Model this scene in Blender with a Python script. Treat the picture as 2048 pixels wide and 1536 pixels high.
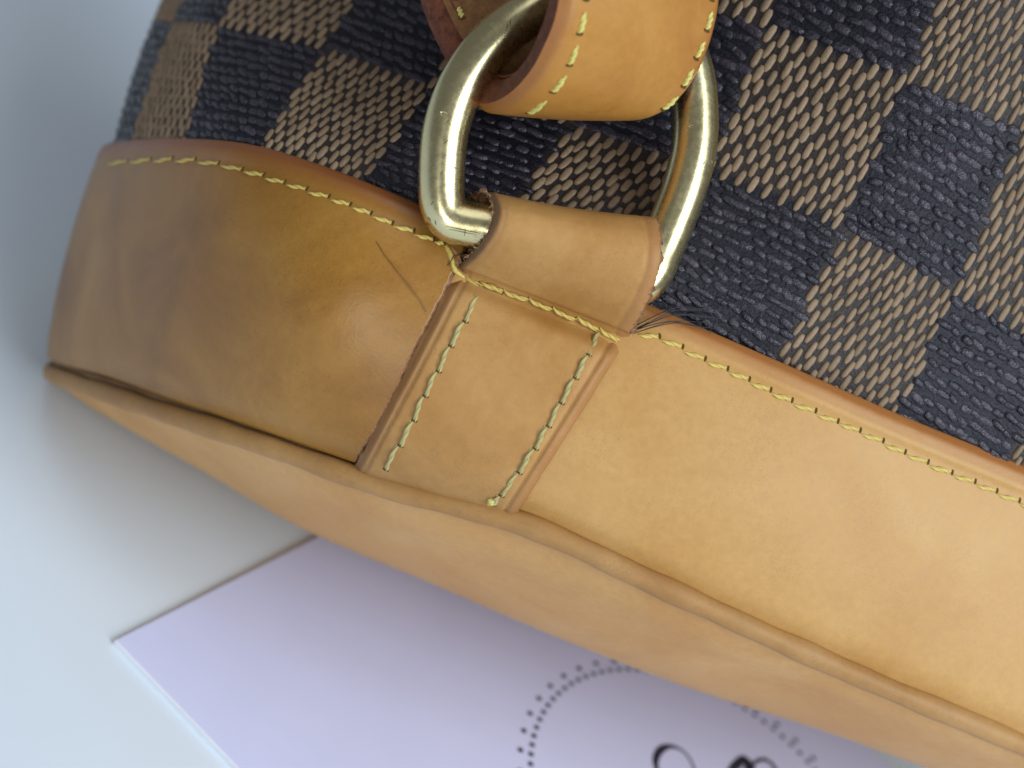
import bpy, math, random
import numpy as np
from mathutils import Vector, Matrix
from mathutils.bvhtree import BVHTree

random.seed(7)
rng = np.random.default_rng(7)
scene = bpy.context.scene
for o in list(bpy.data.objects):
    bpy.data.objects.remove(o)

# ------------------------------------------------------------------ frames
# Shapes are measured in a survey frame (1 unit = 1/15000 m, camera 0.20 m from the
# tab of the bag) and turned into the world frame in which the table is level (z = 0).
S = 15000.0
DC = 3000.0
N = np.array([0.43010886, 0.74314483, 0.51258378]); N /= np.linalg.norm(N)
PLANE = -1093.0
XW = np.array([1.0, 0, 0]) - N[0] * N; XW /= np.linalg.norm(XW)
YW = np.cross(N, XW)
RW = np.stack([XW, YW, N])
P0 = N * PLANE

def W(p):
    p = np.asarray(p, float)
    return (p - P0) @ RW.T / S

def V3(a):
    """measured (x, y, height) triples -> survey frame"""
    a = np.asarray(a, float)
    f = (DC - a[..., 2]) / DC
    return np.stack([(a[..., 0] - 1024) * f, (768 - a[..., 1]) * f, a[..., 2]], -1)

def wdir(v):
    return Vector((RW @ np.asarray(v, float)).tolist())

# ------------------------------------------------------------------ camera
cam_d = bpy.data.cameras.new('camera')
cam = bpy.data.objects.new('camera', cam_d)
scene.collection.objects.link(cam)
M = Matrix([[RW[r][c] for c in range(3)] for r in range(3)]).to_4x4()
M.translation = Vector(W((0, 0, DC)).tolist())
cam.matrix_world = M
cam_d.sensor_width = 36.0
cam_d.lens = 36.0 * DC / 2048.0
cam_d.clip_start = 0.01
cam_d.clip_end = 30.0
cam_d.dof.use_dof = True
cam_d.dof.focus_distance = 0.1965
cam_d.dof.aperture_fstop = 16.0
scene.camera = cam
scene.render.resolution_x = 1024
scene.render.resolution_y = 768

# ------------------------------------------------------------------ world + lamps
world = bpy.data.worlds.new('World')
scene.world = world
world.use_nodes = True
bg = world.node_tree.nodes['Background']
bg.inputs['Color'].default_value = (0.72, 0.76, 0.82, 1)
bg.inputs['Strength'].default_value = 0.20

def area(name, frm, to, sx, sy, power, col):
    l = bpy.data.lights.new(name, 'AREA')
    l.shape = 'RECTANGLE'; l.size = sx; l.size_y = sy
    l.energy = power; l.color = col
    o = bpy.data.objects.new(name, l)
    scene.collection.objects.link(o)
    a = Vector(W(np.array(frm) * S).tolist()); b = Vector(W(np.array(to) * S).tolist())
    o.location = a
    o.rotation_euler = (b - a).to_track_quat('-Z', 'Z').to_euler()
    return o

area('window_light', (0.86, -0.16, 0.87), (0.02, 0, 0), 0.75, 0.90, 16.5, (0.84, 0.92, 1.0))
area('lamp_light', (-0.17, -0.27, 0.86), (0, 0, 0), 0.18, 0.28, 1.7, (0.96, 0.98, 1.0))
area('overhead_fill', tuple(N * 1.25 + np.array([-0.15, 0.0, 0.0])), (-0.05, 0, 0), 1.0, 1.0, 4.0, (0.90, 0.95, 1.0))  # added fill from overhead, lifts the table and card

vs = scene.view_settings
vs.view_transform = 'Standard'
vs.look = 'None'
vs.exposure = 0.0
vs.gamma = 1.0
vs.use_curve_mapping = False
scene.render.engine = 'CYCLES'

# ------------------------------------------------------------------ materials
class NT:
    def __init__(self, name):
        self.m = bpy.data.materials.new(name)
        self.m.use_nodes = True
        self.t = self.m.node_tree
        self.b = self.t.nodes['Principled BSDF']
    def n(self, typ, **kw):
        nd = self.t.nodes.new(typ)
        for k, v in kw.items():
            if k.startswith('_'):
                setattr(nd, k[1:], v)
            else:
                nd.inputs[k.replace('__', ' ')].default_value = v
        return nd
    def l(self, a, b):
        self.t.links.new(a, b)
    def coord(self):
        return self.n('ShaderNodeTexCoord').outputs['Object']
    def noise(self, scale, detail=3.0, rough=0.5, vec=None, dist=0.0):
        nd = self.n('ShaderNodeTexNoise')
        nd.inputs['Scale'].default_value = scale
        nd.inputs['Detail'].default_value = detail
        nd.inputs['Roughness'].default_value = rough
        nd.inputs['Distortion'].default_value = dist
        self.l(vec if vec is not None else self.coord(), nd.inputs['Vector'])
        return nd.outputs['Fac']
    def ramp(self, fac, stops):
        nd = self.n('ShaderNodeValToRGB')
        cr = nd.color_ramp
        while len(cr.elements) < len(stops):
            cr.elements.new(0.5)
        for e, (p, c) in zip(cr.elements, stops):
            e.position = p
            e.color = (*c, 1) if len(c) == 3 else c
        self.l(fac, nd.inputs['Fac'])
        return nd.outputs['Color']
    def mix(self, fac, a, b, typ='MIX'):
        nd = self.t.nodes.new('ShaderNodeMix'); nd.data_type = 'RGBA'; nd.blend_type = typ
        for idx, v in ((0, fac), (6, a), (7, b)):
            if hasattr(v, 'is_linked') or hasattr(v, 'links'):
                self.l(v, nd.inputs[idx])
            else:
                nd.inputs[idx].default_value = v if idx == 0 else (*v, 1)
        return nd.outputs[2]
    def math(self, op, a, b=0.0):
        nd = self.n('ShaderNodeMath', _operation=op)
        for i, v in enumerate((a, b)):
            if hasattr(v, 'links'):
                self.l(v, nd.inputs[i])
            else:
                nd.inputs[i].default_value = v
        return nd.outputs[0]
    def attr(self, name):
        return self.n('ShaderNodeAttribute', _attribute_name=name).outputs['Fac']
    def bump(self, h, strength, dist, prev=None):
        nd = self.n('ShaderNodeBump')
        nd.inputs['Strength'].default_value = strength
        nd.inputs['Distance'].default_value = dist
        self.l(h, nd.inputs['Height'])
        if prev is not None:
            self.l(prev, nd.inputs['Normal'])
        return nd.outputs['Normal']

def leather(name, light, mid, dark, edge, rough=0.42, pore=0.28, grain=1.0, spec=0.32):
    k = NT(name)
    co = k.coord()
    big = k.noise(45, 4, 0.6, co, 0.6)
    col = k.ramp(big, [(0.30, dark), (0.50, mid), (0.72, light)])
    fine = k.noise(900, 4, 0.65, co)
    col = k.mix(0.35, col, k.ramp(fine, [(0.25, (0.62, 0.58, 0.52)), (0.75, (1, 1, 1))]), 'MULTIPLY')
    # pores: dark little dots, stretched a bit along the hide
    mp = k.n('ShaderNodeMapping'); mp.inputs['Scale'].default_value = (1.0, 1.5, 1.0)
    k.l(co, mp.inputs['Vector'])
    vo = k.n('ShaderNodeTexVoronoi'); vo.inputs['Scale'].default_value = 2300
    k.l(mp.outputs[0], vo.inputs['Vector'])
    pd = k.ramp(vo.outputs['Distance'], [(0.10, (0, 0, 0)), (0.34, (1, 1, 1))])
    patch = k.ramp(k.noise(120, 3, 0.6, co), [(0.42, (0, 0, 0)), (0.62, (1, 1, 1))])
    pm = k.math('MULTIPLY', k.math('SUBTRACT', 1.0, pd), k.math('MULTIPLY', patch, pore))
    col = k.mix(pm, col, tuple(c * 0.35 for c in dark))
    # burnished rim
    ed = k.attr('edge')
    en = k.math('MULTIPLY', ed, k.math('ADD', 0.55, k.noise(260, 4, 0.7, co)))
    en = k.math('MINIMUM', en, 1.0)
    col = k.mix(en, col, edge)
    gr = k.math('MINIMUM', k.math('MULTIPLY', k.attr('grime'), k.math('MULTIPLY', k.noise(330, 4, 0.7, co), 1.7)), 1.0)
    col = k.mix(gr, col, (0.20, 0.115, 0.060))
    # rubbed-in scratches
    ms = k.n('ShaderNodeMapping'); ms.inputs['Scale'].default_value = (1.0, 9.0, 4.0); ms.inputs['Rotation'].default_value = (0.3, 0.2, 0.7)
    k.l(co, ms.inputs['Vector'])
    sc = k.ramp(k.noise(260, 2, 0.4, ms.outputs[0]), [(0.70, (0, 0, 0)), (0.76, (1, 1, 1))])
    col = k.mix(k.math('MULTIPLY', sc, 0.18), col, light)
    k.l(col, k.b.inputs['Base Color'])
    k.l(k.math('ADD', rough - 0.08, k.math('MULTIPLY', fine, 0.20)), k.b.inputs['Roughness'])
    k.b.inputs['Specular IOR Level'].default_value = spec
    b1 = k.bump(vo.outputs['Distance'], 0.10 * grain, 0.00006)
    b2 = k.bump(k.noise(1500, 5, 0.7, co), 0.22 * grain, 0.00010, b1)
    b3 = k.bump(k.noise(60, 3, 0.5, co), 0.12, 0.0012, b2)
    k.l(b3, k.b.inputs['Normal'])
    return k.m

TAN_L, TAN_M, TAN_D = (0.56, 0.325, 0.112), (0.525, 0.29, 0.090), (0.485, 0.252, 0.070)
M_LEATHER = leather('vachetta_leather', TAN_L, TAN_M, TAN_D, (0.34, 0.130, 0.032))
M_PATINA_SHADE = leather('patina_shade_leather', (0.40, 0.198, 0.034), (0.32, 0.145, 0.020), (0.245, 0.098, 0.012), (0.26, 0.085, 0.02), 0.33, 0.40, 1.9, 0.48)  # glossy patina, with the left side's shade also darkened into the colour
M_TAB = leather('tab_leather', (0.53, 0.30, 0.105), (0.475, 0.25, 0.075), (0.40, 0.19, 0.045), (0.33, 0.145, 0.055), 0.5, 0.35)
M_STRAP = leather('strap_leather', (0.48, 0.235, 0.050), (0.43, 0.195, 0.037), (0.37, 0.15, 0.026), (0.30, 0.11, 0.03), 0.45, 0.3)
M_BASE = leather('base_leather', (0.64, 0.375, 0.15), (0.60, 0.33, 0.115), (0.55, 0.28, 0.088), (0.33, 0.145, 0.055), 0.55, 0.1, 0.5)

def simple(name, colr, rough=0.5, metallic=0.0, spec=0.5, nscale=600, namp=0.25, bump=0.0, bdist=0.0001):
    k = NT(name)
    co = k.coord()
    nz = k.noise(nscale, 4, 0.6, co)
    d = tuple(c * (1 - namp) for c in colr); u = tuple(min(1, c * (1 + namp)) for c in colr)
    k.l(k.ramp(nz, [(0.3, d), (0.7, u)]), k.b.inputs['Base Color'])
    k.b.inputs['Roughness'].default_value = rough
    k.b.inputs['Metallic'].default_value = metallic
    k.b.inputs['Specular IOR Level'].default_value = spec
    if bump:
        k.l(k.bump(nz, bump, bdist), k.b.inputs['Normal'])
    return k.m

M_RAW = simple('raw_leather_edge', (0.24, 0.125, 0.062), 0.85, 0, 0.3, 1600, 0.5, 0.9, 0.0003)
M_RIM = simple('burnished_edge', (0.14, 0.042, 0.018), 0.65, 0, 0.3, 700, 0.55, 0.5, 0.0003)
M_FLESH = simple('leather_back', (0.20, 0.095, 0.035), 0.8, 0, 0.3, 900, 0.3, 0.4, 0.0002)
M_THREAD = simple('yellow_thread', (0.62, 0.47, 0.115), 0.45, 0, 0.5, 2500, 0.25, 0.4, 0.00005)
M_GREEN = simple('aged_thread', (0.43, 0.37, 0.15), 0.55, 0, 0.4, 1800, 0.35, 0.4, 0.00005)
M_STRAPTHREAD = simple('pale_thread', (0.62, 0.54, 0.15), 0.5, 0, 0.5, 2500, 0.2, 0.4, 0.00005)
M_HOLE = simple('needle_hole', (0.10, 0.055, 0.015), 0.9, 0, 0.1)
M_DARKTHREAD = simple('dark_fibre', (0.02, 0.017, 0.022), 0.5)
M_HAIR = simple('hair_fibre', (0.26, 0.12, 0.03), 0.4)
M_FUZZ = simple('leather_fuzz', (0.34, 0.19, 0.095), 0.7)

def brass():
    k = NT('scratched_brass')
    co = k.coord()
    n1 = k.noise(140, 4, 0.6, co)
    k.l(k.ramp(n1, [(0.3, (0.66, 0.57, 0.30)), (0.7, (0.77, 0.68, 0.39))]), k.b.inputs['Base Color'])
    k.b.inputs['Metallic'].default_value = 1.0
    n2 = k.noise(1100, 3, 0.6, co)
    k.l(k.math('ADD', 0.16, k.math('MULTIPLY', n2, 0.22)), k.b.inputs['Roughness'])
    mp = k.n('ShaderNodeMapping'); mp.inputs['Scale'].default_value = (1, 0.10, 0.6); mp.inputs['Rotation'].default_value = (0.2, 0.4, 0.9)
    k.l(co, mp.inputs['Vector'])
    s1 = k.noise(3200, 2, 0.5, mp.outputs[0])
    b1 = k.bump(s1, 0.06, 0.00006)
    mp2 = k.n('ShaderNodeMapping'); mp2.inputs['Scale'].default_value = (0.22, 1, 0.7); mp2.inputs['Rotation'].default_value = (0.9, 0.1, 0.3)
    k.l(co, mp2.inputs['Vector'])
    s2 = k.ramp(k.noise(1500, 1, 0.3, mp2.outputs[0]), [(0.79, (1, 1, 1)), (0.82, (0, 0, 0))])
    b2 = k.bump(s2, 0.5, 0.00010, b1)
    b3 = k.bump(k.noise(420, 2, 0.5, co), 0.05, 0.0004, b2)
    k.l(b3, k.b.inputs['Normal'])
    return k.m
M_BRASS = brass()
M_SCRATCH = simple('tarnish', (0.10, 0.085, 0.04), 0.5, 0.6, 0.4)

def canvas_mat(name, lo, hi, rough, bump):
    k = NT(name)
    co = k.coord()
    va = k.attr('var')
    col = k.mix(va, lo, hi)
    nz = k.noise(2600, 3, 0.6, co)
    col = k.mix(0.5, col, k.ramp(nz, [(0.3, (0.55, 0.55, 0.55)), (0.7, (1, 1, 1))]), 'MULTIPLY')
    k.l(col, k.b.inputs['Base Color'])
    k.l(k.math('ADD', rough - 0.1, k.math('MULTIPLY', k.noise(1700, 2, 0.5, co), 0.25)), k.b.inputs['Roughness'])
    k.l(k.bump(k.noise(1900, 3, 0.6, co), bump, 0.0003), k.b.inputs['Normal'])
    return k.m
M_GROUND = canvas_mat('coated_canvas', (0.010, 0.010, 0.016), (0.036, 0.028, 0.025), 0.42, 0.8)
M_GROUND.node_tree.nodes['Principled BSDF'].inputs['Specular IOR Level'].default_value = 0.28
M_TANDASH = canvas_mat('tan_print', (0.21, 0.138, 0.078), (0.30, 0.205, 0.122), 0.60, 0.25)
M_DARKDASH = canvas_mat('dark_print', (0.011, 0.010, 0.018), (0.040, 0.030, 0.044), 0.24, 0.9)

def table_mat():
    k = NT('table_paint')
    co = k.coord()
    k.l(k.ramp(k.noise(14, 3, 0.5, co), [(0.3, (0.69, 0.785, 0.88)), (0.7, (0.72, 0.81, 0.90))]), k.b.inputs['Base Color'])
    k.b.inputs['Roughness'].default_value = 0.55
    k.l(k.bump(k.noise(500, 3, 0.6, co), 0.1, 0.0003), k.b.inputs['Normal'])
    return k.m
M_TABLE = table_mat()
M_CARD = simple('lavender_card', (0.66, 0.70, 0.98), 0.45, 0, 0.5, 25, 0.03)
M_PAPER = simple('white_card_core', (0.82, 0.84, 0.90), 0.7, 0, 0.3, 300, 0.03)
M_INK = simple('dark_ink', (0.025, 0.025, 0.05), 0.6, 0, 0.3)

# ------------------------------------------------------------------ builders
def cr(pts, t):
    """Catmull-Rom through pts (n,k) at parameters t in [0,n-1]; linear beyond."""
    pts = np.asarray(pts, float)
    n = len(pts)
    ext = np.vstack([2 * pts[0] - pts[1], pts, 2 * pts[-1] - pts[-2]])
    t = np.clip(np.asarray(t, float), 0, n - 1 - 1e-9)
    k = np.floor(t).astype(int); f = (t - k)[..., None]
    a, b, c, d = ext[k], ext[k + 1], ext[k + 2], ext[k + 3]
    return 0.5 * (2 * b + (c - a) * f + (2 * a - 5 * b + 4 * c - d) * f ** 2 + (3 * b - a - 3 * c + d) * f ** 3)

def table_clip(p, gap=2.0):
    d = p @ N - (PLANE + gap)
    return p - np.minimum(d, 0)[..., None] * N

def grid_normals(g):
    du = np.gradient(g, axis=0); dv = np.gradient(g, axis=1)
    n = np.cross(du, dv)
    n /= np.maximum(np.linalg.norm(n, axis=-1, keepdims=True), 1e-9)
    return n

def grid_faces(nu, nv, off=0, flip=False):
    f = []
    for a in range(nu - 1):
        for b in range(nv - 1):
            q = (off + a * nv + b, off + (a + 1) * nv + b, off + (a + 1) * nv + b + 1, off + a * nv + b + 1)
            f.append(q[::-1] if flip else q)
    return f

def sheet(g, th, bulge=0.35):
    """thick leather sheet from a grid of outer-surface points: (verts, faces, material index per face)"""
    nu, nv, _ = g.shape
    n = grid_normals(g)
    if n[nu // 2, nv // 2, 2] < 0:
        n = -n; flip = True
    else:
        flip = False
    low = g - n * th
    ring = [(a, 0) for a in range(nu)] + [(nu - 1, b) for b in range(1, nv)] + [(a, nv - 1) for a in range(nu - 2, -1, -1)] + [(0, b) for b in range(nv - 2, 0, -1)]
    rim = []
    for a, b in ring:
        ia = min(max(a, 1), nu - 2); ib = min(max(b, 1), nv - 2)
        out = g[a, b] - g[ia, ib]; out /= max(np.linalg.norm(out), 1e-9)
        rim.append(g[a, b] - n[a, b] * th * 0.5 + out * th * bulge)
    verts = np.vstack([g.reshape(-1, 3), low.reshape(-1, 3), np.array(rim)])
    faces = grid_faces(nu, nv, 0, flip); mi = [0] * len(faces)
    f2 = grid_faces(nu, nv, nu * nv, not flip); faces += f2; mi += [2] * len(f2)
    m = len(ring); ro = 2 * nu * nv
    for k in range(m):
        a, b = ring[k], ring[(k + 1) % m]
        i0, i1 = a[0] * nv + a[1], b[0] * nv + b[1]
        r0, r1 = ro + k, ro + (k + 1) % m
        q1 = (i0, r0, r1, i1); q2 = (r0, i0 + nu * nv, i1 + nu * nv, r1)
        if flip: q1, q2 = q1[::-1], q2[::-1]
        faces += [q1, q2]; mi += [1, 1]
    return verts, faces, mi

def tube(path, rad, sides=12, caps=True):
    path = np.asarray(path, float); n = len(path)
    rad = np.broadcast_to(np.asarray(rad, float), (n,))
    tg = np.gradient(path, axis=0); tg /= np.linalg.norm(tg, axis=1, keepdims=True)
    up = np.array([0.1, 0.2, 1.0]); vs_, fs = [], []
    for k in range(n):
        s = np.cross(tg[k], up); s /= np.linalg.norm(s); up = np.cross(s, tg[k])
        for a in range(sides):
            t = 2 * math.pi * a / sides
            vs_.append(path[k] + rad[k] * (math.cos(t) * s + math.sin(t) * up))
    for k in range(n - 1):
        for a in range(sides):
            b = (a + 1) % sides
            fs.append((k * sides + a, k * sides + b, (k + 1) * sides + b, (k + 1) * sides + a))
    if caps:
        fs.append(tuple(range(sides))[::-1]); fs.append(tuple((n - 1) * sides + a for a in range(sides)))
    return np.array(vs_), fs

ORIGIN = {}
def link(o, parent):
    scene.collection.objects.link(o)
    if parent is not None:
        o.parent = parent
    return o

def mk(name, verts, faces, mats, parent=None, mi=None, attrs=None, smooth=True, kind=None, world_verts=False, crisp=False):
    """one mesh object; verts in the survey frame, stored relative to the top-level thing's origin"""
    w = np.asarray(verts, float) if world_verts else W(verts)
    root = parent
    while root is not None and root.parent is not None:
        root = root.parent
    org = np.array(root.location) if root is not None else np.zeros(3)
    me = bpy.data.meshes.new(name)
    me.from_pydata((w - org).tolist(), [], [tuple(int(q) for q in f) for f in faces])
    for m in (mats if isinstance(mats, (list, tuple)) else [mats]):
        me.materials.append(m)
    if mi is not None:
        me.polygons.foreach_set('material_index', np.array(mi, dtype=np.int32))
    if smooth:
        me.polygons.foreach_set('use_smooth', [True] * len(me.polygons))
    for k, v in (attrs or {}).items():
        at = me.attributes.new(k, 'FLOAT', 'POINT')
        at.data.foreach_set('value', np.asarray(v, dtype=np.float32))
    if crisp:                               # hard corner where two materials meet
        seen = {}
        for fi, f in enumerate(faces):
            for a, b in zip(f, tuple(f[1:]) + (f[0],)):
                seen.setdefault((min(a, b), max(a, b)), set()).add(mi[fi])
        me.update(calc_edges=True)
        sh = me.attributes.new('sharp_edge', 'BOOLEAN', 'EDGE')
        for e in me.edges:
            a, b = e.vertices
            if len(seen.get((min(a, b), max(a, b)), ())) > 1: sh.data[e.index].value = True
    me.update()
    o = link(bpy.data.objects.new(name, me), parent)
    if kind: o['kind'] = kind
    return o

def bvh(verts, faces):
    return BVHTree.FromPolygons([Vector(v) for v in np.asarray(verts).tolist()], [tuple(int(q) for q in f) for f in faces])

def on(tree, x, y):
    """point and normal of a surface under a measured sight line (survey frame)"""
    o = Vector((0, 0, DC)); d = Vector(((x - 1024) / DC, (768 - y) / DC, -1)).normalized()
    h, n, _, _ = tree.ray_cast(o, d)
    if h is None:
        return None, None
    if n.z < 0: n = -n
    return np.array(h), np.array(n)

# ------------------------------------------------------------------ table
tb = mk('table', [(-1.1, -0.8, 0), (1.3, -0.8, 0), (1.3, 1.2, 0), (-1.1, 1.2, 0)], [(0, 1, 2, 3)], M_TABLE, smooth=False, kind='structure', world_verts=True)

# ------------------------------------------------------------------ card on the table
CT = 0.0011
def hit(x, y, h=CT):
    r = np.array([(x - 1024) / DC, (768 - y) / DC, -1.0]); o = np.array([0, 0, DC])
    w_ = W(o + r * ((PLANE + h * S - o @ N) / (r @ N)))
    w_[2] = 0.0
    return w_
cc = hit(230, 1280); e1 = hit(650, 1066) - cc; e1 /= np.linalg.norm(e1)
e2 = np.cross(e1, (0, 0, 1.0))
if e2 @ (hit(480, 1540) - cc) < 0: e2 = -e2
cw = (hit(1755, 1512) - cc) @ e1
ring_px = [(1062, 1528), (1067, 1473), (1079, 1439), (1096, 1411), (1129, 1377), (1170, 1352), (1219, 1341), (1272, 1338), (1329, 1350), (1472, 1406), (1530, 1444), (1600, 1507)]
q = np.array([hit(*p) for p in ring_px]); X = (q - cc) @ e1; Y = (q - cc) @ e2
s_, *_ = np.linalg.lstsq(np.stack([X, Y, np.ones_like(X)], 1), X * X + Y * Y, rcond=None)
rx, ry = s_[0] / 2, s_[1] / 2; RR = math.sqrt(s_[2] + rx * rx + ry * ry)
card = bpy.data.objects.new('printed_card', None); link(card, None); card.location = cc.tolist()
card['label'] = 'lavender printed card lying on the table below the leather base'
card['category'] = 'card'
ch = ry * 2.0
def cpt(u, v, z): return cc + e1 * u + e2 * v + np.array([0, 0, z])
bv = 0.00012
prof = [(0, 0.00003), (0, CT - bv), (bv, CT)]
cvs, cfs, cmi = [], [], []
for ins, z in prof:
    for (u, v) in ((ins, ins), (cw - ins, ins), (cw - ins, ch - ins), (ins, ch - ins)):
        cvs.append(cpt(u, v, z))
for r in range(2):
    for k in range(4):
        cfs.append((r * 4 + k, r * 4 + (k + 1) % 4, (r + 1) * 4 + (k + 1) % 4, (r + 1) * 4 + k)); cmi.append(1)
cfs.append((8, 9, 10, 11)); cmi.append(0); cfs.append((3, 2, 1, 0)); cmi.append(1)
mk('card_sheet', cvs, cfs, [M_CARD, M_PAPER], card, cmi, smooth=False, world_verts=True)
pv, pf = [], []
def disc(u, v, r, n=12):
    o = len(pv)
    for k in range(n):
        pv.append(cpt(u + r * math.cos(2 * math.pi * k / n), v + r * math.sin(2 * math.pi * k / n), CT + 0.00006))
    pf.append(tuple(range(o, o + n)))
qo = hit(1078, 1397); R2 = math.hypot((qo - cc) @ e1 - rx, (qo - cc) @ e2 - ry)
a0 = math.atan2((hit(1079, 1439) - cc) @ e2 - ry, (hit(1079, 1439) - cc) @ e1 - rx)
step = (lambda p, r_: math.atan2((hit(*p) - cc) @ e2 - ry, (hit(*p) - cc) @ e1 - rx))
dang = abs(step((1170, 1352), 0) - step((1129, 1377), 0)) / 3.0
nd = int(round(2 * math.pi / abs(dang) / 2)) * 2
for k in range(nd):
    a = a0 + 2 * math.pi * k / nd
    disc(rx + RR * math.cos(a), ry + RR * math.sin(a), RR * 0.0160)
    if k % 2 == 0:
        disc(rx + R2 * math.cos(a), ry + R2 * math.sin(a), RR * 0.0165)
mk('printed_dot_border', pv, pf, M_INK, card, smooth=False, world_verts=True)
def ribbon(pxs, ws, n=40):
    c = np.array([((hit(*p) - cc) @ e1, (hit(*p) - cc) @ e2) for p in pxs])
    t = np.linspace(0, len(pxs) - 1, n); p = cr(c, t); w = np.interp(t, range(len(ws)), ws)
    tg = np.gradient(p, axis=0); tg /= np.linalg.norm(tg, axis=1, keepdims=True)
    nr = np.stack([-tg[:, 1], tg[:, 0]], 1)
    o = len(pv)
    for k in range(n):
        for sgn in (1, -1):
            u, v = p[k] + sgn * nr[k] * w[k] / S * 1.4
            pv.append(cpt(u, v, CT + 0.00006))
    for k in range(n - 1):
        pf.append((o + 2 * k, o + 2 * k + 1, o + 2 * k + 3, o + 2 * k + 2))
pv, pf = [], []
ribbon([(1345, 1570), (1318, 1548), (1311, 1520), (1322, 1499), (1342, 1493), (1365, 1502), (1383, 1525), (1390, 1555), (1380, 1590), (1350, 1610)], [2, 4, 7, 8, 5, 3, 2.5, 3, 4, 3])
mk('printed_letter', pv, pf, M_INK, card, smooth=False, world_verts=True)
pv, pf = [], []
ribbon([(1455, 1545), (1468, 1535), (1480, 1522), (1487, 1516), (1494, 1524), (1500, 1540), (1496, 1560)], [4, 10, 9, 6, 12, 14, 8])
ribbon([(1500, 1532), (1515, 1522), (1530, 1520), (1545, 1530), (1552, 1548), (1545, 1570)], [3, 4, 5, 5, 5, 4])
ribbon([(1440, 1560), (1460, 1552), (1490, 1556), (1530, 1580)], [3, 9, 12, 4])
mk('printed_ornament', pv, pf, M_INK, card, smooth=False, world_verts=True)

# ------------------------------------------------------------------ backpack
bag = bpy.data.objects.new('backpack', None); link(bag, None)
bag_base = hit(1380, 1310)
bag.location = (bag_base[0], bag_base[1], 0)
bag['label'] = 'brown checkered canvas backpack with tan leather base leaning back on the table'
bag['category'] = 'backpack'

# --- canvas body: lattice of check corners (columns i = -8..6, rows j = -1, 0, 1)
C_m1 = [(420, 215, -1500), (300, 225, -1200), (242, 245, -880), (275, 245, -600), (380, 250, -330), (535, 272, -130), (745, 345, 0), (1010, 435, 25), (1310, 570, 25), (1562, 700, 10), (1790, 830, -30), (2000, 945, -90), (2200, 1050, -170), (2390, 1150, -280), (2560, 1240, -480)]
C_0 = [(500, 15, -1800), (375, 15, -1450), (316, 25, -1100), (352, 35, -800), (445, 45, -550), (655, 90, -350), (865, 165, -205), (1140, 240, -125), (1420, 335, -45), (1690, 450, 0), (1915, 575, -20), (2130, 700, -70), (2330, 820, -150), (2520, 930, -260), (2690, 1030, -460)]
C_1 = [(600, -180, -2050), (470, -175, -1700), (412, -170, -1330), (452, -160, -1010), (557, -155, -750), (780, -120, -530), (985, -75, -380), (1255, -25, -250), (1530, 60, -100), (1808, 165, 0), (2045, 265, -10), (2265, 385, -50), (2470, 500, -130), (2660, 610, -240), (2830, 710, -440)]
C = [V3(r) for r in (C_m1, C_0, C_1)]
rows = [2 * C[0] - C[1] + np.array([0, 0, -150.0]), C[0], C[1], C[2]]
for k in range(3):
    d = rows[-1] - rows[-2]
    nr = rows[-1] + d
    nr[:, 2] = C[2][:, 2] + (60.0, 300.0, 480.0)[k]  # unseen upper canvas pushed forward to shade the left canvas from overhead
    rows.append(nr)
ROWS = np.stack(rows)            # j = -2 .. 4
def canvas(I, J):
    I = np.asarray(I, float); J = np.asarray(J, float)
    sh = np.broadcast(I, J).shape
    I = np.broadcast_to(I, sh).ravel(); J = np.broadcast_to(J, sh).ravel()
    per = np.stack([cr(ROWS[r], I + 8) for r in range(len(ROWS))])      # rows, n, 3
    ext = np.concatenate([(2 * per[0] - per[1])[None], per, (2 * per[-1] - per[-2])[None]])
    t = np.clip(J + 2, 0, len(ROWS) - 1 - 1e-6); k = np.floor(t).astype(int); f = (t - k)[:, None]
    ar = np.arange(len(I))
    a, b, c, d = (ext[k + m, ar] for m in range(4))
    p = 0.5 * (2 * b + (c - a) * f + (2 * a - 5 * b + 4 * c - d) * f ** 2 + (3 * b - a - 3 * c + d) * f ** 3)
    return table_clip(p).reshape(sh + (3,))
def canvas_n(I, J):
    h = 0.02
    n = np.cross(canvas(I + h, J) - canvas(I - h, J), canvas(I, J + h) - canvas(I, J - h))
    return n / np.maximum(np.linalg.norm(n, axis=-1, keepdims=True), 1e-9)

iu = np.linspace(-8, 6, 281); jv = np.linspace(-1.22, 4, 131)
g = canvas(iu[:, None], jv[None, :])
cvv = g.reshape(-1, 3); cvf = grid_faces(len(iu), len(jv))
body = mk('canvas_body', cvv, cvf, M_GROUND, bag, attrs={'var': ((np.floor(iu)[:, None] + np.maximum(np.floor(jv), -1)[None, :]) % 2 == 0).astype(float).ravel()})
T_CANVAS = bvh(cvv, cvf)

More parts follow.
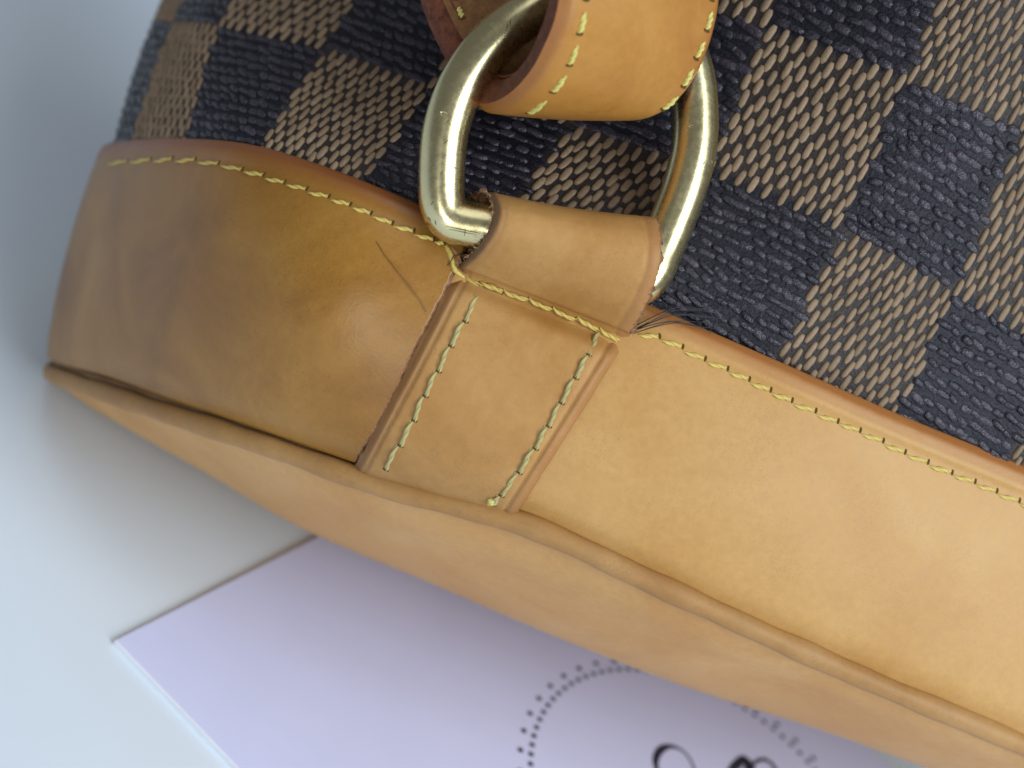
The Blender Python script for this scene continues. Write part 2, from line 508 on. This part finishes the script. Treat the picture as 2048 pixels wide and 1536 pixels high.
def dashes(name, dark, mat):
    A, B, SH = 1 / 9.5, 1 / 11.2, 0.045
    cs = []
    j0, j1 = -1.35, 2.3
    for r in range(int(j0 / B), int(j1 / B) + 1):
        jj = r * B
        for c in range(-80, 60):
            ii = c * A - (r * SH) % A
            if not (-6.9 < ii < 4.3): continue
            tan_tile = (math.floor(ii + 1e-6) + max(math.floor(jj + 1e-6), -1)) % 2 == 0
            if tan_tile == dark: continue
            cs.append((ii, jj))
    cs = np.array(cs); n = len(cs)
    cs = cs + rng.normal(0, 0.008 if dark else 0.006, cs.shape)
    if dark:
        L = np.array([0.062, -0.012]); Wd = np.array([0.010, 0.030])
    else:
        L = np.array([0.012, 0.070]); Wd = np.array([0.0250, -0.004])
    ls = rng.uniform(0.84, 1.10, n); wsc = rng.uniform(0.85, 1.12, n); rot = rng.normal(0, 0.22 if dark else 0.10, n)
    if dark: ls = rng.uniform(0.75, 1.25, n); wsc = rng.uniform(0.75, 1.15, n)
    prof = [(1.0, -2.0), (0.93, 2.2), (0.55, 4.6)] if not dark else [(1.05, -2.0), (0.9, 2.6), (0.45, 5.4)]
    K = 8
    allv = []; hs = []
    for sc, h in prof:
        for k in range(K):
            t = 2 * math.pi * (k + 0.5) / K
            ct, st = math.cos(t), math.sin(t)
            ct = math.copysign(abs(ct) ** 0.7, ct); st = math.copysign(abs(st) ** 0.7, st)
            cx = ct * ls * (sc if sc > 0.8 else sc + 0.18); cy = st * wsc * sc
            cxr = cx; cyr = cy + rot * cx
            allv.append(cs + L * cxr[:, None] + Wd * cyr[:, None]); hs.append(h)
    P = np.stack(allv, 1)                                  # n, 24, 2
    hh = np.array(hs)[None, :] * rng.uniform(0.45 if dark else 0.7, 1.25, n)[:, None]
    pts = canvas(P[..., 0], P[..., 1]) + canvas_n(P[..., 0], P[..., 1]) * hh[..., None]
    base = []
    for r in range(2):
        for k in range(K):
            base.append((r * K + k, r * K + (k + 1) % K, (r + 1) * K + (k + 1) % K, (r + 1) * K + k))
    top = tuple(2 * K + k for k in range(K))
    faces = []
    flip = np.cross(np.append(L, 0), np.append(Wd, 0))[2] < 0
    for m in range(n):
        o = m * 3 * K
        for f in base: faces.append(tuple(o + q_ for q_ in (f[::-1] if flip else f)))
        faces.append(tuple(o + q_ for q_ in (top[::-1] if flip else top)))
    var = np.repeat(np.clip(rng.normal(0.5, 0.25, n), 0, 1), 3 * K)
    return mk(name, pts.reshape(-1, 3), faces, mat, body, attrs={'var': var}, kind='stuff')
dashes('light_weave', False, M_TANDASH)
dashes('dark_weave', True, M_DARKDASH)

# --- leather side panels round the foot of the bag
E_t = [(395, 262, -1480), (270, 275, -1190), (207, 293, -860), (262, 282, -585), (372, 278, -310), (525, 295, -105), (740, 368, 25), (990, 478, 52), (1290, 605, 52), (1545, 716, 35), (1785, 822, -5), (2010, 915, -65), (2250, 1015, -145), (2470, 1110, -255), (2660, 1200, -450)]
E_b = [(260, 690, -1550), (150, 700, -1250), (97, 712, -930), (125, 728, -760), (215, 752, -520), (345, 800, -290), (530, 862, -110), (785, 950, 0), (1040, 1022, 40), (1290, 1137, 40), (1530, 1250, 10), (1760, 1352, -40), (2000, 1452, -110), (2230, 1550, -200), (2440, 1640, -380)]
bul = [0, 10, 20, 45, 75, 105, 110, 45, 30, 25, 20, 20, 20, 20, 20]
E_m = [((a[0] + b[0]) / 2 + dx, (a[1] + b[1]) / 2, (a[2] + b[2]) / 2 + h) for a, b, h, dx in zip(E_t, E_b, bul, [-10, -12, -14, -8] + [0] * 11)]
BT, BM, BB = V3(E_t), V3(E_m), V3(E_b)
def band(I, T):
    I, T = np.broadcast_arrays(np.asarray(I, float), np.asarray(T, float))
    a = cr(BT, I.ravel() + 8); m = cr(BM, I.ravel() + 8); b = cr(BB, I.ravel() + 8); t = T.ravel()[:, None]
    p = a * (2 * (t - .5) * (t - 1)) + m * (4 * t * (1 - t)) + b * (2 * t * (t - .5))
    # rolled rim at the top, shallow stitch groove, tuck at the bottom seam
    z = -12 * np.exp(-(t / 0.020) ** 2) - 4 * np.exp(-((t - 0.088) / 0.02) ** 2) - 15 * np.exp(-((1 - t) / 0.05) ** 2)
    n = np.cross(cr(BT, I.ravel() + 8.05) - cr(BT, I.ravel() + 7.95), a - b); n /= np.linalg.norm(n, axis=1, keepdims=True)
    n *= np.sign(n[:, 2:3] + 1e-9) * 1.0
    return table_clip(p + np.array([0, 0, 1.0]) * z).reshape(I.shape + (3,))
tt = np.concatenate([np.linspace(0, 0.16, 17), np.linspace(0.18, 0.88, 30), np.linspace(0.9, 1.0, 10)])
def panel(i0, i1, nu, lift=0.0, cutl=None):
    ii = np.linspace(i0, i1, nu)
    I = np.repeat(ii[:, None], len(tt), 1); Tm = np.repeat(tt[None, :], nu, 0)
    if cutl is not None: I = cutl(I, Tm, ii)
    gg = band(I, Tm); gg = gg + np.array([0, 0, lift])
    e = np.exp(-(Tm / 0.035) ** 2) * 0.95 + 0.42 * np.clip((0.085 - Tm) / 0.02, 0, 1)
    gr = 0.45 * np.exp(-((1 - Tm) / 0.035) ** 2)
    return gg, e.ravel(), gr.ravel()

# right-hand panel (runs on under the tab)
gR, eR, grR = panel(-2.2, 6, 120)
vR, fR, mR = sheet(gR, 16)
def sheet_attr(v, e, val=1.0):
    a = np.full(len(v), val); a[:len(e)] = e; return a
panel_r = mk('side_panel', vR, fR, [M_LEATHER, M_RIM, M_FLESH], bag, mR, {'edge': sheet_attr(vR, eR), 'grime': sheet_attr(vR, grR, 0)})
panel_r['label'] = 'pale smooth leather side panel'
T_R = bvh(vR, fR)
# left-hand panel, its cut edge follows the left side of the tab
edge_px = [(918, 520), (893, 572), (853, 650), (805, 745), (760, 835), (712, 918)]
full, _, _ = panel(-3, 0.2, 80)
# find band parameter i of the cut line at each t
cutI = []
for t in tt:
    ii = np.linspace(-3, 0.2, 200); p = band(ii, np.full(200, t))
    f = DC / (DC - p[:, 2]); xs = p[:, 0] * f + 1024; ys = 768 - p[:, 1] * f
    ex = np.interp(ys, [q_[1] for q_ in edge_px], [q_[0] for q_ in edge_px])
    lo = np.array(edge_px[0]), np.array(edge_px[1])
    ex = np.where(ys < 520, 918 + (520 - ys) * 0.48, ex)
    cutI.append(ii[np.argmin(np.abs(xs - ex))])
cutI = np.convolve(np.pad(cutI, 2, 'edge'), np.ones(5) / 5, 'valid')
def cutl(I, Tm, ii):
    u = (ii - ii[0]) / (ii[-1] - ii[0])
    u = 1 - (1 - u) ** 1.3
    end = cutI + rng.normal(0, 0.004, len(cutI))
    return ii[0] + u[:, None] * (end[None, :] - ii[0])
gL, eL, grL = panel(-8, -1, 170, 20, cutl)
Il = np.linspace(0, 1, 170)
vL, fL, mL = sheet(gL, 20)
panel_l = mk('side_panel', vL, fL, [M_PATINA_SHADE, M_RAW, M_FLESH], bag, mL, {'edge': sheet_attr(vL, eL), 'grime': sheet_attr(vL, grL, 0)})
panel_l['label'] = 'glossy leather side panel with patina and painted-in shade, curving round the bag'
T_L = bvh(vL, fL)

# --- piping along the base seam
pip = [(330, 700, -1650), (230, 722, -1480), (135, 732, -1200), (105, 744, -930), (128, 757, -780), (215, 786, -545), (345, 830, -300), (530, 890, -120), (785, 978, -10), (1040, 1046, 28), (1290, 1158, 24), (1530, 1268, -8), (1760, 1370, -60), (2000, 1470, -132), (2230, 1574, -225), (2440, 1664, -400)]
tp = np.linspace(0, len(pip) - 1, 240)
pp = table_clip(cr(V3(pip), tp), 30)
wob = 1 + 0.05 * np.sin(tp * 5.1) + 0.04 * np.sin(tp * 11.7 + 1)
v, f = tube(pp, 23.5 * wob, 20)
mk('piping', v, f, M_TAB, bag, attrs={'edge': np.zeros(len(v)), 'grime': np.full(len(v), 0.30)})
# flat flange of the piping, tucked under panel and base
fl = np.stack([pp + np.array([0, 34.0, -16]), pp + np.array([0, 8, 6.0]), pp + np.array([0, -14, -12.0])], 1)
mk('piping_flange', table_clip(fl.reshape(-1, 3)), grid_faces(len(pp), 3), M_TAB, bag, attrs={'edge': np.zeros(len(pp) * 3), 'grime': np.full(len(pp) * 3, 0.5)})

# --- base
sil = [(330, 720, -1700), (230, 738, -1500), (150, 750, -1230), (113, 757, -980), (160, 800, -930), (255, 858, -800), (405, 942, -680), (605, 1056, -570), (860, 1164, -500), (1115, 1272, -450), (1372, 1371, -440), (1622, 1452, -460), (1862, 1538, -500), (2110, 1632, -560), (2350, 1722, -640), (2560, 1810, -800)]
q0 = cr(V3(pip), tp) + np.array([0, -10, -8.0])
q2 = cr(V3(sil), tp)
silm = [((a[0] + b[0]) / 2, (a[1] + b[1]) / 2, a[2] + (b[2] - a[2]) * 0.30) for a, b in zip(pip, sil)]
q1 = cr(V3(silm), tp)
q3 = cr(V3([(a[0] + 5, a[1] - 20, a[2] - 480) for a in sil]), tp)
q4 = cr(V3([(a[0] + 10, a[1] - 75, max(a[2] - 950, -1750)) for a in sil]), tp)
uu = np.linspace(0, 4, 41)
base = np.stack([cr(np.stack([q0[k], q1[k], q2[k], q3[k], q4[k]]), uu) for k in range(len(tp))])
base = table_clip(base)
bvv = base.reshape(-1, 3)
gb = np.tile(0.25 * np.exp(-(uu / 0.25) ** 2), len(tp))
mk('base_panel', bvv, grid_faces(len(tp), len(uu)), M_BASE, bag, attrs={'edge': np.zeros(len(bvv)), 'grime': gb})

# --- leather tab that holds the ring: flat sewn part, then a barrel over the ring bar
TLp = [(695, 958, -95), (715, 918, 10), (812, 732, 80), (905, 548, 78), (915, 530, 100), (945, 502, 150), (975, 458, 188), (986, 415, 186), (975, 385, 140), (962, 382, 80), (955, 400, 50)]
TRp = [(1020, 1058, -55), (1040, 1020, 38), (1145, 855, 78), (1248, 690, 72), (1262, 660, 98), (1290, 612, 148), (1316, 545, 182), (1322, 485, 182), (1314, 441, 140), (1305, 435, 80), (1300, 452, 50)]
tl, tr = V3(TLp), V3(TRp)
ts = np.concatenate([np.linspace(0, 3, 46), np.linspace(3, 10, 70)[1:]])
A_, B_ = cr(tl, ts), cr(tr, ts)
wv = np.concatenate([np.linspace(0, 0.16, 14), np.linspace(0.19, 0.81, 22), np.linspace(0.84, 1, 14)])
gT = A_[:, None] * (1 - wv)[None, :, None] + B_[:, None] * wv[None, :, None]
sag = np.where(ts > 3.2, 1.0, 0.0)
flat = np.clip((3.3 - ts) / 0.3, 0, 1)
cre = lambda w0: np.exp(-((wv - w0) / 0.010) ** 2)
dz = -6 * (cre(0.075) + cre(0.925))                      # heated crease lines
dz = dz - 20 * np.exp(-(wv / 0.04) ** 2) - 15 * np.exp(-((1 - wv) / 0.02) ** 2)   # skived edges
for a in range(len(ts)):
    k_ = float(np.clip((3.05 - ts[a]) / 0.25, 0, 1))
    if k_ <= 0 or ts[a] < 1.25: continue
    for b in range(len(wv)):
        f_ = DC / (DC - gT[a, b, 2]); x_ = gT[a, b, 0] * f_ + 1024; y_ = 768 - gT[a, b, 1] * f_
        h_, _n = on(T_R, x_, y_)
        if h_ is None:
            h_ = np.array(T_R.find_nearest(Vector(gT[a, b].tolist()))[0])
        if True:
            q_ = h_[2] + 34
            gT[a, b] = gT[a, b] * (1 - k_) + V3((x_, y_, q_)) * k_
ra = int(np.argmax(ts >= 1.25))
off_ = gT[ra] - (A_[ra][None] * (1 - wv)[:, None] + B_[ra][None] * wv[:, None])
for a in range(ra):
    gT[a] += off_ * min(1.0, a / ra) ** 1.5
gT[..., 2] += dz[None, :] * (0.35 + 0.65 * flat)[:, None]
gT[..., 2] += (6 * np.sin(wv * math.pi))[None, :] * flat[:, None]
gT[..., 2] -= (14 * np.exp(-((ts - 3.0) / 0.16) ** 2))[:, None]                 # pulled in by the cross seam
gT[..., 1] += (-8 * np.sin(wv * math.pi * 1.0) * 1.0)[None, :] * np.exp(-((ts - 8.3) / 1.2) ** 2)[:, None]
gT = gT + np.array([0, 0, 1.0]) * rng.normal(0, 0.35, gT.shape[:2])[..., None]
gT[:, :5, 2] -= (np.clip(ts - 3.2, 0, 1)[:, None] * np.array([20, 13, 7, 3, 1.0])[None, :])     # raw ends of the barrel
gT[:, 0] += rng.normal(0, 1.0, (len(ts), 3)); gT[:, -1] += rng.normal(0, 0.6, (len(ts), 3))
vT, fT, mT = sheet(gT, 26, 0.40)
edT = np.maximum(0.55 * np.exp(-(wv / 0.07) ** 4), 0.55 * np.exp(-((1 - wv) / 0.07) ** 4))
edT = np.repeat(edT[None, :], len(ts), 0)
grT = 0.30 * np.exp(-((ts - 0.8) / 0.5) ** 2)[:, None] + 0.35 * np.exp(-((wv - 0.0) / 0.10) ** 2)[None, :]
grT = grT + 0.9 * (wv < 0.045)[None, :] * np.clip(ts - 3.2, 0, 1)[:, None]
tab = mk('ring_tab', vT, fT, [M_TAB, M_RAW, M_FLESH], bag, mT, {'edge': sheet_attr(vT, edT.ravel()), 'grime': sheet_attr(vT, grT.ravel(), 0.5)})
T_TAB = bvh(vT, fT)

# --- metal D-ring
rp = [(985, 458, 104), (934, 449, 106), (900, 436, 109), (884, 400, 113), (884, 330, 118), (892, 260, 122), (912, 195, 126), (943, 138, 128), (985, 85, 128), (1042, 38, 124), (1115, 0, 112), (1205, -18, 92), (1290, 10, 70), (1348, 65, 52), (1380, 135, 44), (1391, 215, 44), (1388, 295, 48), (1370, 372, 56), (1345, 440, 66), (1320, 500, 76), (1300, 545, 88), (1275, 565, 96), (1235, 552, 100), (1130, 512, 103), (1050, 482, 104)]
rpv = V3(rp); rpv = np.vstack([rpv, rpv[:1]])
clp = np.vstack([rpv[-3:-1], rpv, rpv[1:3]])
tq = np.linspace(2, 2 + len(rp), 321)[:-1]
ext = clp
path = cr(ext, tq)
# smooth closed tube
K = 28; n = len(path)
tg = np.roll(path, -1, 0) - np.roll(path, 1, 0); tg /= np.linalg.norm(tg, axis=1, keepdims=True)
pn = np.array([0.12, 0.05, 1.0]); vs_ = []
for k in range(n):
    s = np.cross(tg[k], pn); s /= np.linalg.norm(s); u_ = np.cross(s, tg[k])
    for a in range(K):
        t = 2 * math.pi * a / K; vs_.append(path[k] + 45 * (math.cos(t) * s + math.sin(t) * u_))
fs = [(k * K + a, k * K + (a + 1) % K, ((k + 1) % n) * K + (a + 1) % K, ((k + 1) % n) * K + a) for k in range(n) for a in range(K)]
ringo = mk('metal_ring', np.array(vs_), fs, M_BRASS, bag)
T_RING = bvh(np.array(vs_), fs)
# fine scratches on the wire
def scratch(pxs, r, mat, tree, parent, name, lift=0.2):
    pts = []
    for (x, y) in pxs:
        h, nn = on(tree, x, y)
        if h is not None: pts.append(h + nn * lift)
    if len(pts) > 1:
        v, f = tube(np.array(pts), np.interp(np.linspace(0, 1, len(pts)), [0, .5, 1], [r * .4, r, r * .4]), 5)
        mk(name, v, f, mat, parent)
for a, b, r in [((887, 288), (897, 280), 1.0), ((905, 333), (914, 338), 0.9), ((890, 452), (958, 466), 1.0), ((897, 458), (955, 470), 0.9), ((931, 458), (929, 472), 0.9), ((1012, 62), (1016, 46), 1.0), ((1020, 52), (1021, 38), 0.9), ((862, 410), (867, 402), 1.0), ((856, 434), (862, 442), 1.3), ((852, 446), (860, 450), 1.1), ((870, 440), (872, 450), 1.1), ((892, 246), (900, 238), 0.8), ((880, 350), (886, 342), 0.8), ((1405, 330), (1410, 322), 0.8), ((1000, 96), (1006, 84), 0.8)]:
    scratch([tuple(np.array(a) + (np.array(b) - np.array(a)) * q_) for q_ in np.linspace(0, 1, 5)], r, M_SCRATCH, T_RING, ringo, 'scratch')

# --- shoulder strap looped through the ring
SL = [(1190, -520, 330), (1150, -250, 375), (1130, -60, 380), (1129, 0, 375), (1118, 51, 362), (1097, 101, 338), (1069, 152, 300), (1030, 196, 248), (990, 220, 188), (955, 222, 125), (922, 190, 65), (890, 130, 20), (858, 60, -8), (838, 0, -22), (822, -80, -35), (830, -250, -60), (870, -520, -60)]
SR = [(1480, -520, 110), (1460, -250, 125), (1450, -60, 135), (1449, 0, 138), (1440, 51, 138), (1425, 101, 136), (1402, 152, 128), (1368, 200, 112), (1322, 232, 92), (1270, 240, 60), (1225, 222, 20), (1195, 150, -20), (1180, 60, -50), (1170, 0, -60), (1165, -80, -70), (1180, -250, -95), (1230, -520, -110)]
sl, sr = V3(SL), V3(SR)
ss = np.linspace(0, len(SL) - 1, 130)
a_, b_ = cr(sl, ss), cr(sr, ss)
wv2 = np.concatenate([np.linspace(0, 0.1, 8), np.linspace(0.13, 0.87, 22), np.linspace(0.9, 1, 8)])
gS = a_[:, None] * (1 - wv2)[None, :, None] + b_[:, None] * wv2[None, :, None]
nS = grid_normals(gS)
if nS[20, 15, 2] < 0: nS = -nS
gS = gS + nS * ((7 * np.sin(wv2 * math.pi) ** 0.8) - 16 * (np.exp(-(wv2 / 0.03) ** 2) + np.exp(-((1 - wv2) / 0.03) ** 2)))[None, :, None]
vS, fS, mS = sheet(gS, 72, 0.20)
edS = np.maximum(0.8 * np.exp(-(wv2 / 0.06) ** 2), 0.8 * np.exp(-((1 - wv2) / 0.06) ** 2))
edS = np.repeat(edS[None, :], len(ss), 0)
strap = mk('shoulder_strap', vS, fS, [M_STRAP, M_RIM, M_FLESH], bag, mS, {'edge': sheet_attr(vS, edS.ravel()), 'grime': np.zeros(len(vS))}, crisp=True)
T_STRAP = bvh(vS, fS)

# ------------------------------------------------------------------ stitching
def stitch_mesh(name, mat, twist=2.2):
    vv, ff = [], []
    ns, sd = 10, 5
    for ply in range(2):
        o = len(vv)
        for k in range(ns + 1):
            x = k / ns
            arch = math.sin(math.pi * x) ** 0.6
            r = 0.62 * (0.55 + 0.45 * math.sin(math.pi * min(max(x, 0.02), 0.98)) ** 0.5)
            ph = 2 * math.pi * twist * 0.5 * x + ply * math.pi
            cy, cz = 0.42 * math.cos(ph), 0.42 * math.sin(ph) + arch * 0.9 - 0.65
            for a in range(sd):
                t = 2 * math.pi * a / sd
                vv.append((x - 0.5, cy + r * math.cos(t), cz + r * math.sin(t)))
        for k in range(ns):
            for a in range(sd):
                b = (a + 1) % sd
                ff.append((o + k * sd + a, o + (k + 1) * sd + a, o + (k + 1) * sd + b, o + k * sd + b))
    me = bpy.data.meshes.new(name)
    me.from_pydata(vv, [], ff)
    me.materials.append(mat)
    me.polygons.foreach_set('use_smooth', [True] * len(me.polygons))
    return me
ST_Y = stitch_mesh('stitch', M_THREAD); ST_G = stitch_mesh('stitch', M_GREEN); ST_P = stitch_mesh('stitch', M_STRAPTHREAD, 3.0)
hv, hf = [], []
for k in range(8):
    t = 2 * math.pi * k / 8; hv.append((math.cos(t), math.sin(t), 0.0))
HOLE = bpy.data.meshes.new('needle_hole'); HOLE.from_pydata(hv + [(0, 0, 0.12)], [], [(k, (k + 1) % 8, 8) for k in range(8)]); HOLE.materials.append(M_HOLE)

def place(me, name, p, xdir, nrm, sx, sy, sz, parent):
    root = parent
    while root.parent is not None: root = root.parent
    x = wdir(xdir).normalized(); z = wdir(nrm); z = (z - x * z.dot(x)).normalized(); y = z.cross(x)
    m = Matrix((x * sx, y * sy, z * sz)).transposed().to_4x4()
    m.translation = Vector(W(p).tolist()) - root.location
    o = bpy.data.objects.new(name, me)
    scene.collection.objects.link(o); o.parent = parent
    o.matrix_local = m
    return o

def stitch_line(pxs, tree, parent, me, pitch, rad, slant=5, gap=0.12, holes=True, only=None, lift=0.0):
    pts = np.array(pxs, float)
    t = np.linspace(0, len(pts) - 1, 400); c = cr(pts, t)
    L = np.concatenate([[0], np.cumsum(np.linalg.norm(np.diff(c, axis=0), axis=1))])
    s = 0.0
    k = 0
    while s < L[-1] - pitch * 0.4:
        pt = pitch if not callable(pitch) else pitch(s / L[-1])
        pt *= random.uniform(0.94, 1.06)
        e = min(s + pt, L[-1])
        def at(q): return np.array([np.interp(q, L, c[:, 0]), np.interp(q, L, c[:, 1])])
        d = at(e) - at(s); d /= max(np.linalg.norm(d), 1e-6); nn2 = np.array([-d[1], d[0]])
        a2 = at(s + pt * gap) + nn2 * slant + nn2 * random.uniform(-1, 1); b2 = at(e - pt * gap * 0.3) - nn2 * slant + nn2 * random.uniform(-1, 1)
        A3, n1 = on(tree, *a2); B3, n2 = on(tree, *b2)
        if A3 is not None and B3 is not None and np.linalg.norm(A3 - B3) < pt * 4:
            nn = n1 + n2; nn /= np.linalg.norm(nn)
            r = rad / S * random.uniform(0.92, 1.08)
            place(me, 'stitch', (A3 + B3) / 2 + nn * lift, B3 - A3, nn, np.linalg.norm(B3 - A3) / S * 1.06, r, r, parent)
            if holes:
                place(HOLE, 'needle_hole', B3 + nn * 0.9, B3 - A3, nn, rad * 0.55 / S, rad * 1.25 / S, rad / S, parent)
        s = e; k += 1

stitch_line([(212, 328), (300, 322), (400, 323), (500, 346), (600, 378), (700, 412), (780, 447), (888, 490)], T_L, panel_l, ST_Y, 46, 5.4, 4, 0.05)
stitch_line([(1272, 668), (1300, 668), (1400, 716), (1500, 764), (1600, 812), (1700, 856), (1850, 925), (1960, 972), (2070, 1020)], T_R, panel_r, ST_Y, 50, 5.3, 4, 0.05)
stitch_line([(955, 592), (915, 665), (880, 730), (845, 800), (812, 868), (768, 938)], T_TAB, tab, ST_G, 57, 5.8, 3, 0.05, True, None, 2.0)
stitch_line([(1200, 662), (1165, 728), (1125, 798), (1085, 868), (1040, 940), (985, 1008)], T_TAB, tab, ST_G, 55, 5.8, 3, 0.05, True, None, 2.0)
stitch_line([(908, 548), (960, 568), (1040, 592), (1110, 618), (1180, 650), (1250, 684)], T_TAB, tab, ST_Y, 52, 5.8, -2, 0.03, True, None, 4.0)
stitch_line([(1172, -60), (1172, 0), (1158, 75), (1138, 135), (1105, 185), (1062, 224), (1020, 236)], T_STRAP, strap, ST_P, 66, 7.0, -1, 0.26)
stitch_line([(1425, -60), (1425, 0), (1412, 65), (1388, 130), (1360, 185), (1318, 226), (1262, 248)], T_STRAP, strap, ST_P, 62, 7.0, -1, 0.26)
stitch_line([(905, -60), (913, 0), (926, 40)], T_STRAP, strap, ST_P, 60, 7.0, 0, 0.2)

# ------------------------------------------------------------------ loose bits
v, f = tube(np.array([on(T_L, x, y)[0] + np.array([0, 0, lz]) for x, y, lz in [(752, 482, 2), (772, 512, 3), (792, 536, 4), (812, 562, 5), (830, 585, 5), (845, 606, 4), (853, 624, 3)]]), [0.4, 0.8, 1.0, 1.0, 1.0, 0.9, 0.6], 6)
hair = mk('stray_hair', v, f, M_HAIR)
hair['label'] = 'thin brown stray hair lying on the darker leather panel'
hair['category'] = 'hair'

def strand(pxz, r, mat, name, parent, n=14):
    p = cr(V3(pxz), np.linspace(0, len(pxz) - 1, n))
    v, f = tube(p, np.interp(np.linspace(0, 1, n), [0, .15, .8, 1], [r * .6, r, r, r * .3]), 5)
    return mk(name, v, f, mat, parent)
for k in range(9):
    dy = random.uniform(-16, 18); dx = random.uniform(-10, 10)
    strand([(1262 + dx, 662 + dy * 0.3, 66), (1300 + dx, 644 + dy * 0.6, 76 + random.uniform(-4, 10)), (1350 + dx, 628 + dy, 66 + random.uniform(-4, 8)), (1402 + dx + random.uniform(-20, 40), 632 + dy * 1.3, 48), (1440 + random.uniform(-20, 40), 640 + dy * 1.6, 40)], random.uniform(0.5, 1.1), M_DARKTHREAD, 'loose_fibre', body)
# frayed fuzz on the raw ends of the tab barrel
fz_v, fz_f = [], []
for k in range(150):
    t = random.uniform(3.2, 9.4); side = 0 if random.random() < 0.75 else 1
    b = (cr(tl, [t])[0] if side == 0 else cr(tr, [t])[0]) + np.array([0, 0, -random.uniform(0, 26)])
    d = np.array([random.uniform(-1, 0.2) * (1 if side == 0 else -1), random.uniform(-0.7, 0.9), random.uniform(-0.3, 0.9)]) * random.uniform(3, 8)
    p = np.array([b, b + d * 0.6 + rng.normal(0, 1.2, 3), b + d + rng.normal(0, 2.5, 3)])
    v, f = tube(p, [0.9, 0.7, 0.3], 4)
    o = len(fz_v); fz_v += v.tolist(); fz_f += [tuple(q_ + o for q_ in ff_) for ff_ in f]
mk('frayed_edge', fz_v, fz_f, M_FUZZ, tab, kind='stuff')
# thread tail at the left foot of the barrel
strand([(884, 486, 72), (896, 500, 84), (904, 520, 88), (910, 540, 92), (930, 556, 92)], 5.5, M_THREAD, 'thread_tail', tab)
strand([(893, 484, 70), (905, 498, 80), (916, 512, 84), (922, 524, 84)], 4.0, M_FUZZ, 'thread_tail', tab)
kp, kn = on(T_TAB, 984, 1003)
if kp is not None:
    kv, kf = [], []
    for a in range(5):
        for b in range(8):
            ph = math.pi * (a + .5) / 5; th = 2 * math.pi * b / 8; r = 9 * (1 + 0.2 * math.sin(3 * th + a))
            kv.append(kp + np.array([r * 1.2 * math.sin(ph) * math.cos(th), r * math.sin(ph) * math.sin(th), r * 0.8 * math.cos(ph) + 2]))
    for a in range(4):
        for b in range(8): kf.append((a * 8 + b, (a + 1) * 8 + b, (a + 1) * 8 + (b + 1) % 8, a * 8 + (b + 1) % 8))
    kf.append(tuple(range(8))); kf.append(tuple(39 - q_ for q_ in range(8)))
    mk('thread_knot', kv, kf, M_STRAPTHREAD, tab)
